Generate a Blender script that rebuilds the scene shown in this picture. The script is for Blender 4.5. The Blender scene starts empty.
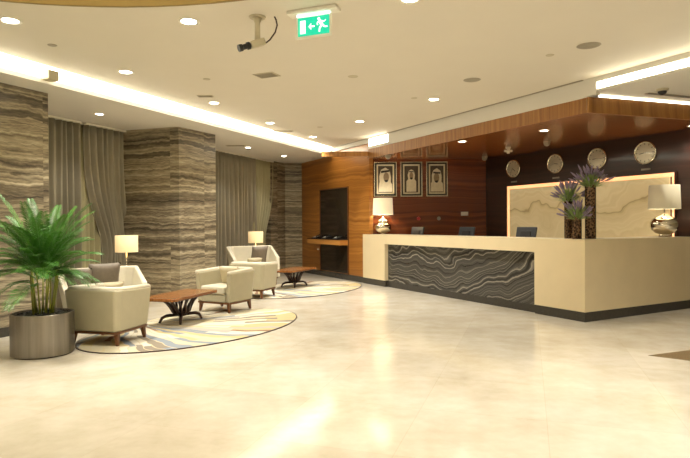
import bpy, bmesh, math, random
from mathutils import Vector, Matrix, Quaternion
random.seed(7)
S = bpy.context.scene
C = S.collection
PI = math.pi
# ------------------------------------------------------------------ camera
cd = bpy.data.cameras.new('camera'); cam = bpy.data.objects.new('camera', cd); C.objects.link(cam)
cd.sensor_fit = 'HORIZONTAL'; cd.sensor_width = 36; cd.lens = 29.22; cd.clip_start = .05; cd.clip_end = 200
r_ = Vector((.99998, -.00005, -.0060)).normalized(); f_ = Vector((0, .999966, -.0082)).normalized()
u_ = r_.cross(f_).normalized(); r_ = f_.cross(u_).normalized()
cam.matrix_world = Matrix(((r_.x, u_.x, -f_.x, 0), (r_.y, u_.y, -f_.y, 0), (r_.z, u_.z, -f_.z, 1.4), (0, 0, 0, 1)))
S.camera = cam
S.view_settings.view_transform = 'Standard'; S.view_settings.look = 'None'
S.view_settings.gamma = 1; S.view_settings.use_curve_mapping = False
S.view_settings.exposure = 0.8
# ------------------------------------------------------------------ world and light settings
W = bpy.data.worlds.new('world'); S.world = W; W.use_nodes = True
W.node_tree.nodes['Background'].inputs[0].default_value = (1, .95, .86, 1)
W.node_tree.nodes['Background'].inputs[1].default_value = .3
WARM = (1.0, .945, .86)
DOWN_W = 150.0        # watts of one ceiling downlight
DOWN_R = 40.0
COVE_L = 6.0; COVE_R = 5.0; DOME_E = 12.0
S.cycles.sample_clamp_indirect = 6
S.cycles.max_bounces = 10; S.cycles.diffuse_bounces = 5; S.cycles.glossy_bounces = 4
ZM, ZS, ZR = 3.40, 3.216, 2.95      # main ceiling, window soffit, reception ceiling

# ------------------------------------------------------------------ node helpers
def sr(r, g, b):
    f = lambda c: (c/255/12.92) if c <= 10 else ((c/255+.055)/1.055)**2.4
    return (f(r), f(g), f(b), 1)
def newmat(name):
    m = bpy.data.materials.new(name); m.use_nodes = True
    nt = m.node_tree; return m, nt, nt.nodes['Principled BSDF']
def plain(name, col, rough=.5, metal=0, emis=None, es=0, var=.06, scale=12, coat=0, spec=.5):
    m, nt, b = newmat(name)
    tc = nt.nodes.new('ShaderNodeTexCoord'); n = nt.nodes.new('ShaderNodeTexNoise'); n.inputs['Scale'].default_value = scale
    n.inputs['Detail'].default_value = 3
    nt.links.new(tc.outputs['Object'], n.inputs['Vector'])
    rp = nt.nodes.new('ShaderNodeValToRGB'); rp.color_ramp.elements[0].position = .3; rp.color_ramp.elements[1].position = .7
    rp.color_ramp.elements[0].color = tuple(c*(1-var) for c in col[:3])+(1,)
    rp.color_ramp.elements[1].color = tuple(min(1, c*(1+var)) for c in col[:3])+(1,)
    nt.links.new(n.outputs[0], rp.inputs[0]); nt.links.new(rp.outputs[0], b.inputs['Base Color'])
    b.inputs['Roughness'].default_value = rough; b.inputs['Metallic'].default_value = metal
    b.inputs['Coat Weight'].default_value = coat; b.inputs['Specular IOR Level'].default_value = spec
    if emis: b.inputs['Emission Color'].default_value = emis; b.inputs['Emission Strength'].default_value = es
    return m
def glow(name, col, s):
    m, nt, b = newmat(name); b.inputs['Base Color'].default_value = (.8, .8, .8, 1)
    b.inputs['Emission Color'].default_value = (*col[:3], 1); b.inputs['Emission Strength'].default_value = s; return m
def mth(nt, op, a, b=None, c=None):
    n = nt.nodes.new('ShaderNodeMath'); n.operation = op
    for i, v in enumerate((a, b, c)):
        if v is None: continue
        if isinstance(v, (int, float)): n.inputs[i].default_value = v
        else: nt.links.new(v, n.inputs[i])
    return n.outputs[0]
def ramp(nt, fac, stops):
    r = nt.nodes.new('ShaderNodeValToRGB'); e = r.color_ramp.elements
    e[0].position = stops[0][0]; e[0].color = stops[0][1]; e[1].position = stops[-1][0]; e[1].color = stops[-1][1]
    for p, c in stops[1:-1]:
        x = e.new(p); x.color = c
    nt.links.new(fac, r.inputs[0]); return r.outputs[0]
def coords(nt, dx=0., dy=0., which='Object'):
    tc = nt.nodes.new('ShaderNodeTexCoord'); sp = nt.nodes.new('ShaderNodeSeparateXYZ'); nt.links.new(tc.outputs[which], sp.inputs[0])
    s = mth(nt, 'ADD', mth(nt, 'MULTIPLY', sp.outputs[0], dx), mth(nt, 'MULTIPLY', sp.outputs[1], dy))
    return tc.outputs[which], sp.outputs[0], sp.outputs[1], sp.outputs[2], s
def noise1(nt, w, detail=5, rough=.6):
    n = nt.nodes.new('ShaderNodeTexNoise'); n.noise_dimensions = '1D'; nt.links.new(w, n.inputs['W'])
    n.inputs['Scale'].default_value = 1; n.inputs['Detail'].default_value = detail; n.inputs['Roughness'].default_value = rough
    return n.outputs[0]
def noise3(nt, vec, scale, detail=3, rough=.5):
    n = nt.nodes.new('ShaderNodeTexNoise'); nt.links.new(vec, n.inputs['Vector'])
    n.inputs['Scale'].default_value = scale; n.inputs['Detail'].default_value = detail; n.inputs['Roughness'].default_value = rough
    return n.outputs[0]

def mat_travertine():
    m, nt, b = newmat('vein_cut_marble')
    v, x, y, z, s = coords(nt, .44, .9)
    cell = mth(nt, 'FLOOR', mth(nt, 'DIVIDE', s, .72)); row = mth(nt, 'FLOOR', mth(nt, 'DIVIDE', z, 1.05))
    wn = nt.nodes.new('ShaderNodeTexWhiteNoise'); wn.noise_dimensions = '2D'
    cb = nt.nodes.new('ShaderNodeCombineXYZ'); nt.links.new(cell, cb.inputs[0]); nt.links.new(row, cb.inputs[1]); nt.links.new(cb.outputs[0], wn.inputs['Vector'])
    off = mth(nt, 'MULTIPLY', wn.outputs[0], .35)
    wob = noise3(nt, v, 1.6, 3); fine = noise3(nt, v, 9, 4)
    zz = mth(nt, 'ADD', mth(nt, 'ADD', z, off), mth(nt, 'ADD', mth(nt, 'MULTIPLY', wob, .12), mth(nt, 'MULTIPLY', fine, .07)))
    n = noise1(nt, mth(nt, 'MULTIPLY', zz, 11), 8, .72)
    n2 = noise1(nt, mth(nt, 'MULTIPLY', zz, 1.7), 2)
    mp = nt.nodes.new('ShaderNodeMapping'); mp.inputs['Scale'].default_value = (3, 3, 22); nt.links.new(v, mp.inputs[0])
    g = noise3(nt, mp.outputs[0], 1.5, 6, .7)
    f = mth(nt, 'ADD', mth(nt, 'MULTIPLY', n, .55), mth(nt, 'ADD', mth(nt, 'MULTIPLY', n2, .3), mth(nt, 'MULTIPLY', g, .32)))
    c = ramp(nt, f, [(.45, sr(66, 59, 49)), (.53, sr(104, 94, 77)), (.58, sr(132, 121, 100)), (.63, sr(160, 149, 124)), (.71, sr(194, 183, 156))])
    nt.links.new(c, b.inputs['Base Color']); b.inputs['Roughness'].default_value = .28
    return m
def mat_zebra():
    m, nt, b = newmat('black_zebra_marble')
    v, x, y, z, s = coords(nt, .475, -.88)
    lo = noise3(nt, v, .9, 2); hi = noise3(nt, v, 7, 4)
    t = mth(nt, 'ADD', mth(nt, 'ADD', mth(nt, 'MULTIPLY', z, 1.3), mth(nt, 'MULTIPLY', mth(nt, 'POWER', mth(nt, 'MAXIMUM', mth(nt, 'ADD', s, 3.2), 0), 2), -.16)), mth(nt, 'ADD', mth(nt, 'MULTIPLY', lo, 1.3), mth(nt, 'MULTIPLY', hi, .07)))
    n = noise1(nt, mth(nt, 'MULTIPLY', t, 15), 7, .72)
    c = ramp(nt, n, [(.38, sr(40, 39, 37)), (.5, sr(68, 66, 62)), (.58, sr(96, 93, 86)), (.68, sr(150, 144, 132))])
    nt.links.new(c, b.inputs['Base Color']); b.inputs['Roughness'].default_value = .2
    return m
def mat_wood(name, cols, dx, dy, rough=.25, horiz=True, freq=14, panel=None, coat=.2):
    m, nt, b = newmat(name)
    v, x, y, z, s = coords(nt, dx, dy)
    a, l = (z, s) if horiz else (s, z)
    wob = noise3(nt, v, 1.1, 3)
    w = mth(nt, 'ADD', mth(nt, 'MULTIPLY', a, freq), mth(nt, 'MULTIPLY', wob, 2.2))
    if panel:
        cell = mth(nt, 'FLOOR', mth(nt, 'DIVIDE', a, panel)); w = mth(nt, 'ADD', w, mth(nt, 'MULTIPLY', cell, 17.3))
    n = noise1(nt, w, 6, .65)
    c = ramp(nt, n, [(.3, cols[0]), (.5, cols[1]), (.72, cols[2])])
    nt.links.new(c, b.inputs['Base Color']); b.inputs['Roughness'].default_value = rough; b.inputs['Coat Weight'].default_value = coat
    b.inputs['Coat Roughness'].default_value = .08
    return m
def mat_floor():
    m, nt, b = newmat('polished_cream_marble')
    tc = nt.nodes.new('ShaderNodeTexCoord'); mp = nt.nodes.new('ShaderNodeMapping')
    mp.inputs['Rotation'].default_value = (0, 0, math.radians(18.2)); mp.inputs['Location'].default_value = (-.115, 0.3, 0)
    nt.links.new(tc.outputs['Object'], mp.inputs[0])
    br = nt.nodes.new('ShaderNodeTexBrick'); nt.links.new(mp.outputs[0], br.inputs['Vector']); br.offset = 0; br.squash = 1
    br.inputs['Scale'].default_value = 1; br.inputs['Brick Width'].default_value = .9; br.inputs['Row Height'].default_value = .9
    br.inputs['Mortar Size'].default_value = .003; br.inputs['Mortar Smooth'].default_value = .3
    br.inputs['Color1'].default_value = (.91, .91, .91, 1); br.inputs['Color2'].default_value = (1, 1, 1, 1); br.inputs['Mortar'].default_value = (.88, .86, .82, 1)
    n = noise3(nt, tc.outputs['Object'], 1.3, 7, .62); n2 = noise3(nt, tc.outputs['Object'], 5, 5, .6)
    f = mth(nt, 'ADD', mth(nt, 'MULTIPLY', n, .7), mth(nt, 'MULTIPLY', n2, .3))
    c = ramp(nt, f, [(.32, sr(198, 188, 164)), (.5, sr(215, 207, 188)), (.66, sr(228, 222, 207))])
    mx = nt.nodes.new('ShaderNodeMix'); mx.data_type = 'RGBA'; mx.blend_type = 'MULTIPLY'; mx.inputs[0].default_value = 1
    nt.links.new(c, mx.inputs[6]); nt.links.new(br.outputs['Color'], mx.inputs[7])
    nt.links.new(mx.outputs[2], b.inputs['Base Color']); b.inputs['Roughness'].default_value = .135; b.inputs['Specular IOR Level'].default_value = .6
    return m
def mat_rug():
    m, nt, b = newmat('rug_pile_leaf_pattern')
    tc = nt.nodes.new('ShaderNodeTexCoord'); sp = nt.nodes.new('ShaderNodeSeparateXYZ'); nt.links.new(tc.outputs['Object'], sp.inputs[0])
    x, y = sp.outputs[0], sp.outputs[1]
    ns = noise3(nt, tc.outputs['Object'], 1.4, 2)
    # leaf strokes fan out from a point at the rim
    ang = mth(nt, 'ARCTAN2', mth(nt, 'ADD', x, 1.0), mth(nt, 'ADD', y, .2))
    rad = mth(nt, 'SQRT', mth(nt, 'ADD', mth(nt, 'POWER', mth(nt, 'ABSOLUTE', mth(nt, 'ADD', x, 1.0)), 2), mth(nt, 'POWER', mth(nt, 'ABSOLUTE', mth(nt, 'ADD', y, .2)), 2)))
    a = mth(nt, 'ADD', mth(nt, 'MULTIPLY', ang, 15), mth(nt, 'ADD', mth(nt, 'MULTIPLY', ns, 4.0), mth(nt, 'MULTIPLY', rad, 2.2)))
    cell = mth(nt, 'FLOOR', a); fr = mth(nt, 'FRACT', a)
    w0n = nt.nodes.new('ShaderNodeTexWhiteNoise'); w0n.noise_dimensions = '1D'; nt.links.new(cell, w0n.inputs['W']); wn0 = w0n.outputs[0]
    wn = nt.nodes.new('ShaderNodeTexWhiteNoise'); wn.noise_dimensions = '2D'
    cb = nt.nodes.new('ShaderNodeCombineXYZ'); nt.links.new(cell, cb.inputs[0])
    nt.links.new(mth(nt, 'FLOOR', mth(nt, 'ADD', mth(nt, 'MULTIPLY', rad, 1.1), mth(nt, 'MULTIPLY', wn0, 1.0))), cb.inputs[1]); nt.links.new(cb.outputs[0], wn.inputs['Vector'])
    pal = ramp(nt, wn.outputs[0], [(0, sr(194, 185, 158)), (.2, sr(208, 202, 182)), (.36, sr(136, 144, 150)), (.46, sr(190, 174, 130)), (.58, sr(212, 206, 188)), (.70, sr(138, 129, 114)), (.86, sr(146, 114, 90)), (.9, sr(172, 168, 158))])
    pal.node.color_ramp.interpolation = 'CONSTANT'
    edge = mth(nt, 'LESS_THAN', fr, .12)
    mx = nt.nodes.new('ShaderNodeMix'); mx.data_type = 'RGBA'; nt.links.new(edge, mx.inputs[0]); nt.links.new(pal, mx.inputs[6]); mx.inputs[7].default_value = sr(196, 182, 150)
    nt.links.new(mx.outputs[2], b.inputs['Base Color']); b.inputs['Roughness'].default_value = .95; b.inputs['Specular IOR Level'].default_value = .1
    bp = nt.nodes.new('ShaderNodeBump'); bp.inputs['Strength'].default_value = .4; nt.links.new(noise3(nt, tc.outputs['Object'], 160, 2), bp.inputs['Height'])
    nt.links.new(bp.outputs[0], b.inputs['Normal'])
    return m
def mat_onyx():
    m, nt, b = newmat('honey_onyx_panel')
    v, x, y, z, s = coords(nt, .475, -.88)
    wob = noise3(nt, v, 1.0, 3)
    t = mth(nt, 'ADD', mth(nt, 'MULTIPLY', z, 2.2), mth(nt, 'MULTIPLY', wob, 4.0))
    n = noise1(nt, t, 4, .6)
    c = ramp(nt, n, [(.28, sr(150, 122, 78)), (.37, sr(204, 182, 132)), (.6, sr(218, 198, 150)), (.8, sr(226, 208, 164))])
    nt.links.new(c, b.inputs['Base Color']); b.inputs['Roughness'].default_value = .25
    nt.links.new(c, b.inputs['Emission Color']); b.inputs['Emission Strength'].default_value = .2
    return m
def mat_brushed():
    m, nt, b = newmat('brushed_steel')
    tc = nt.nodes.new('ShaderNodeTexCoord'); mp = nt.nodes.new('ShaderNodeMapping'); mp.inputs['Scale'].default_value = (5, 5, .2)
    nt.links.new(tc.outputs['Object'], mp.inputs[0]); n = noise3(nt, mp.outputs[0], 3, 4)
    c = ramp(nt, n, [(.3, sr(132, 127, 119)), (.7, sr(164, 158, 149))]); nt.links.new(c, b.inputs['Base Color'])
    b.inputs['Metallic'].default_value = 1; b.inputs['Roughness'].default_value = .34
    return m
def mat_mottled():
    m, nt, b = newmat('mottled_bronze_glass')
    tc = nt.nodes.new('ShaderNodeTexCoord'); vo = nt.nodes.new('ShaderNodeTexVoronoi'); vo.inputs['Scale'].default_value = 38
    nt.links.new(tc.outputs['Object'], vo.inputs['Vector'])
    c = ramp(nt, vo.outputs['Distance'], [(.1, sr(34, 24, 16)), (.45, sr(62, 44, 30)), (.7, sr(128, 98, 70))])
    nt.links.new(c, b.inputs['Base Color']); b.inputs['Roughness'].default_value = .25; b.inputs['Metallic'].default_value = .3
    return m
M = {}
M['floor'] = mat_floor(); M['trav'] = mat_travertine(); M['zebra'] = mat_zebra(); M['rug'] = mat_rug(); M['onyx'] = mat_onyx()
M['ceil'] = plain('cream_paint', sr(214, 207, 192), .7, var=.01, scale=2)
M['ceil2'] = plain('pale_paint', sr(214, 210, 200), .7, var=.01, scale=2)
M['gold'] = plain('gold_paint', sr(138, 116, 62), .5, metal=.2, var=.03)
M['wood_o'] = mat_wood('amber_veneer', [sr(134, 82, 30), sr(162, 106, 44), sr(186, 130, 62)], .475, -.88, .3, True, 9, .38)
M['wood_s'] = mat_wood('shelf_veneer', [sr(170, 112, 48), sr(194, 134, 64), sr(210, 156, 86)], .475, -.88, .35, True, 9)
M['wood_f'] = mat_wood('fascia_veneer', [sr(124, 80, 34), sr(148, 100, 46), sr(168, 120, 60)], .7, -.7, .45, False, 16, .45, coat=0)
M['wood_r'] = mat_wood('mahogany_veneer', [sr(84, 36, 14), sr(108, 50, 20), sr(130, 64, 28)], 1, 0, .22, True, 12, .5)
M['wood_d'] = mat_wood('dark_walnut_veneer', [sr(40, 20, 14), sr(50, 26, 18), sr(60, 33, 23)], .475, -.88, .35, True, 10)
M['wood_c'] = mat_wood('polished_wood_ceiling', [sr(112, 60, 24), sr(138, 80, 34), sr(156, 96, 44)], .475, -.88, .2, False, 10, .6, coat=.25)
M['wood_t'] = mat_wood('table_walnut', [sr(110, 64, 28), sr(140, 88, 44), sr(160, 108, 60)], 1, 0, .22, False, 26)
M['wood_leg'] = plain('leg_wood', sr(104, 64, 34), .35, var=.15)
M['dkwood'] = plain('carved_dark_wood', sr(54, 32, 24), .35, var=.2)
M['stone_dk'] = plain('black_granite', sr(58, 55, 50), .25, var=.12, scale=30)
M['floor_reflection'] = plain('painted_floor_reflection', sr(128, 108, 78), .12, var=.1, scale=4)  # brown tone of the reflection painted on the floor
M['cream'] = plain('cream_stone_counter', sr(222, 206, 170), .3, var=.03, scale=3)
M['leather'] = plain('cream_leather', sr(216, 209, 186), .42, var=.03, scale=8)
M['leather_b'] = plain('olive_cream_leather', sr(182, 175, 148), .42, var=.03, scale=8)
M['greyfab'] = plain('grey_satin_fabric', sr(128, 118, 104), .6, var=.08, scale=20)
M['piping'] = plain('pillow_cream', sr(186, 174, 142), .6)
M['steel'] = mat_brushed()
M['silver'] = plain('mercury_glass', sr(222, 214, 196), .12, metal=1, var=.1, scale=9)
M['chrome'] = plain('chrome', sr(200, 196, 188), .15, metal=1)
M['curtain'] = plain('taupe_curtain', sr(146, 140, 122), .85, var=.06, scale=5)
M['curtain_l'] = plain('sheer_curtain', sr(172, 166, 132), .85, var=.05, scale=5)
M['leaf'] = plain('palm_green', sr(66, 118, 36), .4, var=.35, scale=6)
M['stem'] = plain('palm_stem', sr(128, 132, 50), .5, var=.25, scale=8)
M['pebble'] = plain('dark_pebbles', sr(46, 44, 44), .3, var=.4, scale=30)
M['black'] = plain('black_plastic', sr(22, 22, 24), .35)
M['mon'] = plain('monitor_plastic', sr(40, 44, 50), .35)
M['dkmirror'] = plain('dark_mirror_panel', sr(44, 36, 28), .1, var=.25, scale=1.5)
M['white'] = plain('white_plastic', sr(226, 222, 208), .45, var=.01)
M['greypl'] = plain('grey_plastic', sr(150, 142, 124), .5)
M['camgrey'] = plain('camera_beige', sr(184, 174, 148), .5)
M['red'] = plain('red_plastic', sr(190, 40, 30), .4)
M['purple'] = plain('lavender_purple', sr(138, 122, 146), .7, var=.25, scale=30)
M['lavleaf'] = plain('lavender_green', sr(128, 152, 84), .6, var=.25, scale=12)
M['mottle'] = mat_mottled()
M['clockface'] = plain('champagne_clock_face', sr(206, 198, 176), .3, metal=.35, var=.1, scale=5)
M['brass'] = plain('pale_brass', sr(220, 212, 190), .2, metal=1)
M['frame'] = plain('black_frame', sr(24, 20, 18), .3)
M['matboard'] = plain('cream_mat', sr(214, 204, 172), .6)
M['photo_bg'] = plain('sepia_dark', sr(70, 58, 44), .5, var=.2, scale=9)
M['photo_lt'] = plain('sepia_light', sr(212, 202, 174), .5, var=.08, scale=14)
M['photo_md'] = plain('sepia_skin', sr(140, 120, 92), .5, var=.1, scale=30)
M['photo_dk'] = plain('sepia_black', sr(30, 25, 20), .5)
M['lampon'] = glow('downlight_glow', (1, .93, .78), 14)
M['cove'] = glow('cove_glow', (1, .92, .70), COVE_L)
M['cover'] = glow('cove_glow_right', (1, .92, .70), COVE_R)
M['dome'] = glow('dome_glow', (1, .9, .66), DOME_E)
M['led'] = glow('amber_led', (1, .36, .12), .95)
M['shade_on'] = plain('lit_lampshade', sr(226, 208, 164), .8, emis=(1, .68, .32, 1), es=.30, var=.02)
M['shade_off'] = plain('ivory_lampshade', sr(222, 212, 178), .8, emis=(1, .84, .56, 1), es=.07, var=.02)
M['shade_hi'] = plain('bright_lampshade', sr(230, 216, 178), .8, emis=(1, .84, .54, 1), es=.34, var=.02)
M['sign_g'] = plain('sign_green', sr(0, 140, 100), .4, emis=(0, .42, .26, 1), es=.8, var=.01)
M['sign_w'] = plain('sign_white', sr(226, 236, 226), .4, emis=(.75, .95, .85, 1), es=.75, var=.01)
M['sign_t'] = glow('sign_tube', (.6, 1, .9), 1.6)

# ------------------------------------------------------------------ mesh helpers
def link(name, bm, mat, parent=None, loc=None, smooth=False, bevel=0, seg=2):
    me = bpy.data.meshes.new(name); bmesh.ops.recalc_face_normals(bm, faces=bm.faces); bm.to_mesh(me); bm.free()
    o = bpy.data.objects.new(name, me); C.objects.link(o); me.materials.append(M[mat] if isinstance(mat, str) else mat)
    if parent: o.parent = parent
    if loc: o.location = loc
    if smooth:
        for p in me.polygons: p.use_smooth = True
    if bevel:
        b = o.modifiers.new('bevel', 'BEVEL'); b.width = bevel; b.segments = seg; b.limit_method = 'ANGLE'; b.angle_limit = math.radians(35)
    return o
def tag(o, label=None, cat=None, group=None, kind=None):
    if label: o['label'] = label
    if cat: o['category'] = cat
    if group: o['group'] = group
    if kind: o['kind'] = kind
    return o
def thing(name, label, cat, loc, rz=0, group=None, scale=None):
    o = bpy.data.objects.new(name, None); C.objects.link(o); o.location = loc; o.rotation_euler = (0, 0, rz)
    o.empty_display_size = .1
    if scale: o.scale = scale
    return tag(o, label, cat, group)
def dup(o, parent=None):
    c = o.copy(); C.objects.link(c)
    if parent: c.parent = parent
    for ch in [k for k in o.children]: dup(ch, c)
    return c
def copy_thing(o, loc, rz, label, scale=None, group=None):
    c = dup(o); c.location = loc; c.rotation_euler = (0, 0, rz); c['label'] = label
    if scale: c.scale = scale
    if group: c['group'] = group
    return c
def box(bm, cx, cy, cz, sx, sy, sz, rz=0, mat=None):
    m = Matrix.Translation((cx, cy, cz)) @ Matrix.Rotation(rz, 4, 'Z') @ Matrix.Diagonal((sx, sy, sz, 1))
    if mat: m = mat @ m
    bmesh.ops.create_cube(bm, size=1, matrix=m); return bm
def prism(bm, pts, z0, z1):
    """pts (x,y) or (x,y,top)"""
    lo = [bm.verts.new((p[0], p[1], z0)) for p in pts]; hi = [bm.verts.new((p[0], p[1], p[2] if len(p) > 2 else z1)) for p in pts]
    n = len(pts); bm.faces.new(lo[::-1]); bm.faces.new(hi)
    for i in range(n): bm.faces.new((lo[i], lo[(i+1) % n], hi[(i+1) % n], hi[i]))
    return bm
def lathe(bm, prof, n=32, c=(0, 0), caps=True):
    rings = []
    for r, z in prof:
        rings.append([bm.verts.new((c[0]+r*math.cos(2*PI*i/n), c[1]+r*math.sin(2*PI*i/n), z)) for i in range(n)])
    for a, b in zip(rings, rings[1:]):
        for i in range(n): bm.faces.new((a[i], a[(i+1) % n], b[(i+1) % n], b[i]))
    if caps: bm.faces.new(rings[0][::-1]); bm.faces.new(rings[-1])
    return bm
def tube(bm, pts, rad, n=8):
    pts = [Vector(p) for p in pts]; rings = []
    rads = rad if isinstance(rad, (list, tuple)) else [rad]*len(pts)
    for i, p in enumerate(pts):
        t = (pts[min(i+1, len(pts)-1)]-pts[max(i-1, 0)]).normalized()
        a = t.orthogonal().normalized() if i == 0 else (prev - t*prev.dot(t)).normalized()
        prev = a; b = t.cross(a)
        rings.append([bm.verts.new(p+(a*math.cos(2*PI*k/n)+b*math.sin(2*PI*k/n))*rads[i]) for k in range(n)])
    for a, b in zip(rings, rings[1:]):
        for k in range(n): bm.faces.new((a[k], a[(k+1) % n], b[(k+1) % n], b[k]))
    bm.faces.new(rings[0][::-1]); bm.faces.new(rings[-1]); return bm
def B(): return bmesh.new()
def struct(name, bm, mat, **k): return tag(link(name, bm, mat, **k), kind='structure')
def wall(name, p, q, t, z0, z1, mat, **k):
    """slab from p to q; thickness t to the left of p->q"""
    d = Vector((q[0]-p[0], q[1]-p[1])).normalized(); n = Vector((-d.y, d.x))*t
    return struct(name, prism(B(), [p, q, (q[0]+n.x, q[1]+n.y), (p[0]+n.x, p[1]+n.y)], z0, z1), mat, **k)

# ------------------------------------------------------------------ key plan lines
CD = Vector((-.475, .88)).normalized()              # direction of counter front, going away
CN = Vector((-CD.y, CD.x))                          # towards the lobby
CC = Vector((3.368, 7.865))                         # counter corner
def cf(t, n=0.): v = CC + CD*t + CN*n; return (v.x, v.y)
WD = Vector((.41, .912)).normalized()               # direction of window wall going away
FD = Vector((.947, .322)).normalized()              # right fascia
RD = Vector((5.598-3.368, 9.088-7.865)).normalized(); RN = Vector((-RD.y, RD.x))   # right leg of counter; RN points inside
def rf(t, n=0.): v = CC + RD*t + RN*n; return (v.x, v.y)
LX = lambda y, o=0.: -4.06 + .4473*(y-6.63) + o     # soffit lip

# ------------------------------------------------------------------ structure
struct('floor', prism(B(), [(-10, -5), (11, -5), (11, 18), (-10, 18)], -.1, 0), 'floor')
# main ceiling with an oval opening for the lit dome
def ceiling_main():
    bm = B()
    outer = [(LX(-5, .25), -5), (10.32, -5), (3.395, 7.814), (-.33, 14.72), (LX(14.72, .04), 14.72)]
    ov = [bm.verts.new((-1.95+3.0*math.cos(2*PI*i/64), 2.92+2.22*math.sin(2*PI*i/64), ZM)) for i in range(64)]
    ou = [bm.verts.new((x, y, ZM)) for x, y in outer]
    es = [bm.edges.new((ou[i], ou[(i+1) % 5])) for i in range(5)] + [bm.edges.new((ov[i], ov[(i+1) % 64])) for i in range(64)]
    bmesh.ops.triangle_fill(bm, edges=es, use_beauty=True)
    # drop any face that fell inside the oval
    for f in list(bm.faces):
        c = f.calc_center_median()
        if ((c.x+1.95)/3.0)**2+((c.y-2.92)/2.22)**2 < .9: bm.faces.remove(f)
    r = bmesh.ops.extrude_face_region(bm, geom=list(bm.faces))
    for v in [g for g in r['geom'] if isinstance(g, bmesh.types.BMVert)]: v.co.z += .05
    return bm
struct('ceiling', ceiling_main(), 'ceil')
# dome: gold rim, glowing ring, pale cap
def oval_ring(r0, r1, z0, z1):
    bm = B(); N = 72; R = []
    for (k, z) in ((r0, z0), (r1, z0), (r1, z1), (r0, z1)):
        R.append([bm.verts.new((-1.95+(3.0+k)*math.cos(2*PI*i/N), 2.92+(2.22+k)*math.sin(2*PI*i/N), z)) for i in range(N)])
    for a in range(4):
        for i in range(N): bm.faces.new((R[a][i], R[a][(i+1) % N], R[(a+1) % 4][(i+1) % N], R[(a+1) % 4][i]))
    return bm
struct('trim_1', oval_ring(-.03, 0, ZM-.005, ZM+.07), 'gold')
struct('trim_2', oval_ring(.12, .16, ZM+.051, ZM+.30), 'ceil')
struct('ceiling', prism(B(), [(-1.95+3.2*math.cos(2*PI*i/48), 2.92+2.42*math.sin(2*PI*i/48)) for i in range(48)], ZM+.30, ZM+.34), 'ceil')
o = link('cove_light', oval_ring(.04, .11, ZM+.055, ZM+.13), 'dome'); tag(o, 'oval ring of warm hidden light in the gold-rimmed ceiling recess at top of photo', 'cove light')
# left soffit, its lip, cove channel
struct('ceiling', prism(B(), [(LX(-5), -5), (LX(15.6), 15.6), (-.75, 16.9), (-3.5, 17.5), (-10, 17.5), (-10, -5)], ZS, ZS+.03), 'ceil2')
struct('trim_3', prism(B(), [(LX(-5), -5), (LX(-5, .03), -5), (LX(15.0, .03), 15.0), (LX(15.0), 15.0)], ZS, ZS+.065), 'ceil2')
def sloped(x0o, z0, x1o, z1, ya, yb, yb1=None, t=.02):
    bm = B(); v = []
    for (o_, z) in ((x0o, z0), (x1o, z1), (x1o, z1+t), (x0o, z0+t)):
        v.append([bm.verts.new((LX(y, o_), y, z)) for y in (ya, yb)])
    for i in range(4):
        j = (i+1) % 4; bm.faces.new((v[i][0], v[i][1], v[j][1], v[j][0]))
    bm.faces.new([a[0] for a in v]); bm.faces.new([a[1] for a in v][::-1]); return bm
o = link('cove_light', sloped(.035, ZS+.06, .2, ZM+.01, -4.9, 14.65), 'cove'); tag(o, 'long straight warm cove light along the window soffit on the left', 'cove light')
struct('trim_4', prism(B(), [(LX(-5, .235), -5), (LX(-5, .26), -5), (LX(14.6, .10), 14.6), (LX(14.6, .08), 14.6)], ZM-.02, ZM), 'gold')

# window wall: columns clad in vein-cut marble and wall behind curtains
c1 = Vector((-4.05, 7.67)); cw = Vector((.43, .903)).normalized()
def cp(v, a, b=0.): n = Vector((-cw.y, cw.x)); w = Vector(v)+cw*a+n*b; return (w.x, w.y)
struct('wall_left', prism(B(), [cp(c1, -12), cp(c1, 0), cp(c1, 0, .9), cp(c1, -12, .9)], 0, ZS), 'trav')
struct('wall_left', prism(B(), [(-3.05, 10.32), (-2.59, 11.25), (-3.75, 11.85), (-4.35, 10.75)], 0, ZS), 'trav')
struct('wall_left', prism(B(), [(-2.1, 15.85), (-1.76, 16.50), (-1.25, 16.56), (-1.1, 17.2), (-2.6, 17.2), (-2.75, 16.2)], 0, ZS), 'trav')
wall('wall_left', (-5.6, 8.2), (-2.2, 17.4), .15, 0, ZS, 'ceil')
# skirtings of columns
struct('baseboard_left', prism(B(), [cp(c1, -12, -.015), cp(c1, .015, -.015), cp(c1, .015, 0), cp(c1, -12, 0)], 0, .12), 'stone_dk')
# wood wall, slightly behind counter plane
wo = -.05
T0, T1 = 6.25, 10.05
def wf(t, n=0.): return cf(t, wo+n)
tA = 5.97
struct('wall_back', prism(B(), [wf(tA), wf(T1), wf(T1, -.1), wf(tA, -.1)], 0, 3.30), 'wood_o')
struct('baseboard_back', prism(B(), [wf(6.2, .02), wf(T1, .02), wf(T1), wf(6.2)], 0, .14), 'stone_dk')
# portrait wall, clock wall, right wall
struct('wall_back', prism(B(), [(.48, 13.45), (3.39, 13.45), (3.6, 13.6), (.48, 13.6)], 0, ZR), 'wood_r')
K0 = Vector((3.47, 13.3)); KD = -CD
def kw(t, n=0.): v = K0+KD*t+CN*n; return (v.x, v.y)   # CN towards room
struct('wall_back', prism(B(), [kw(-.17), kw(4.75), kw(4.75, -.15), kw(-.17, -.15)], 0, ZR), 'wood_d')
e = kw(4.75)
struct('wall_right', prism(B(), [e, (10.9, 9.6), (10.9, 9.8), (e[0], e[1]+.2)], 0, ZM), 'wood_d')
struct('wall_right', prism(B(), [(10.9, -5), (11.1, -5), (11.1, 9.8), (10.9, 9.8)], 0, ZM+.1), 'ceil')
struct('wall_front', prism(B(), [(-10, -5.2), (11.1, -5.2), (11.1, -5), (-10, -5)], 0, ZM+.1), 'ceil')

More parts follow.
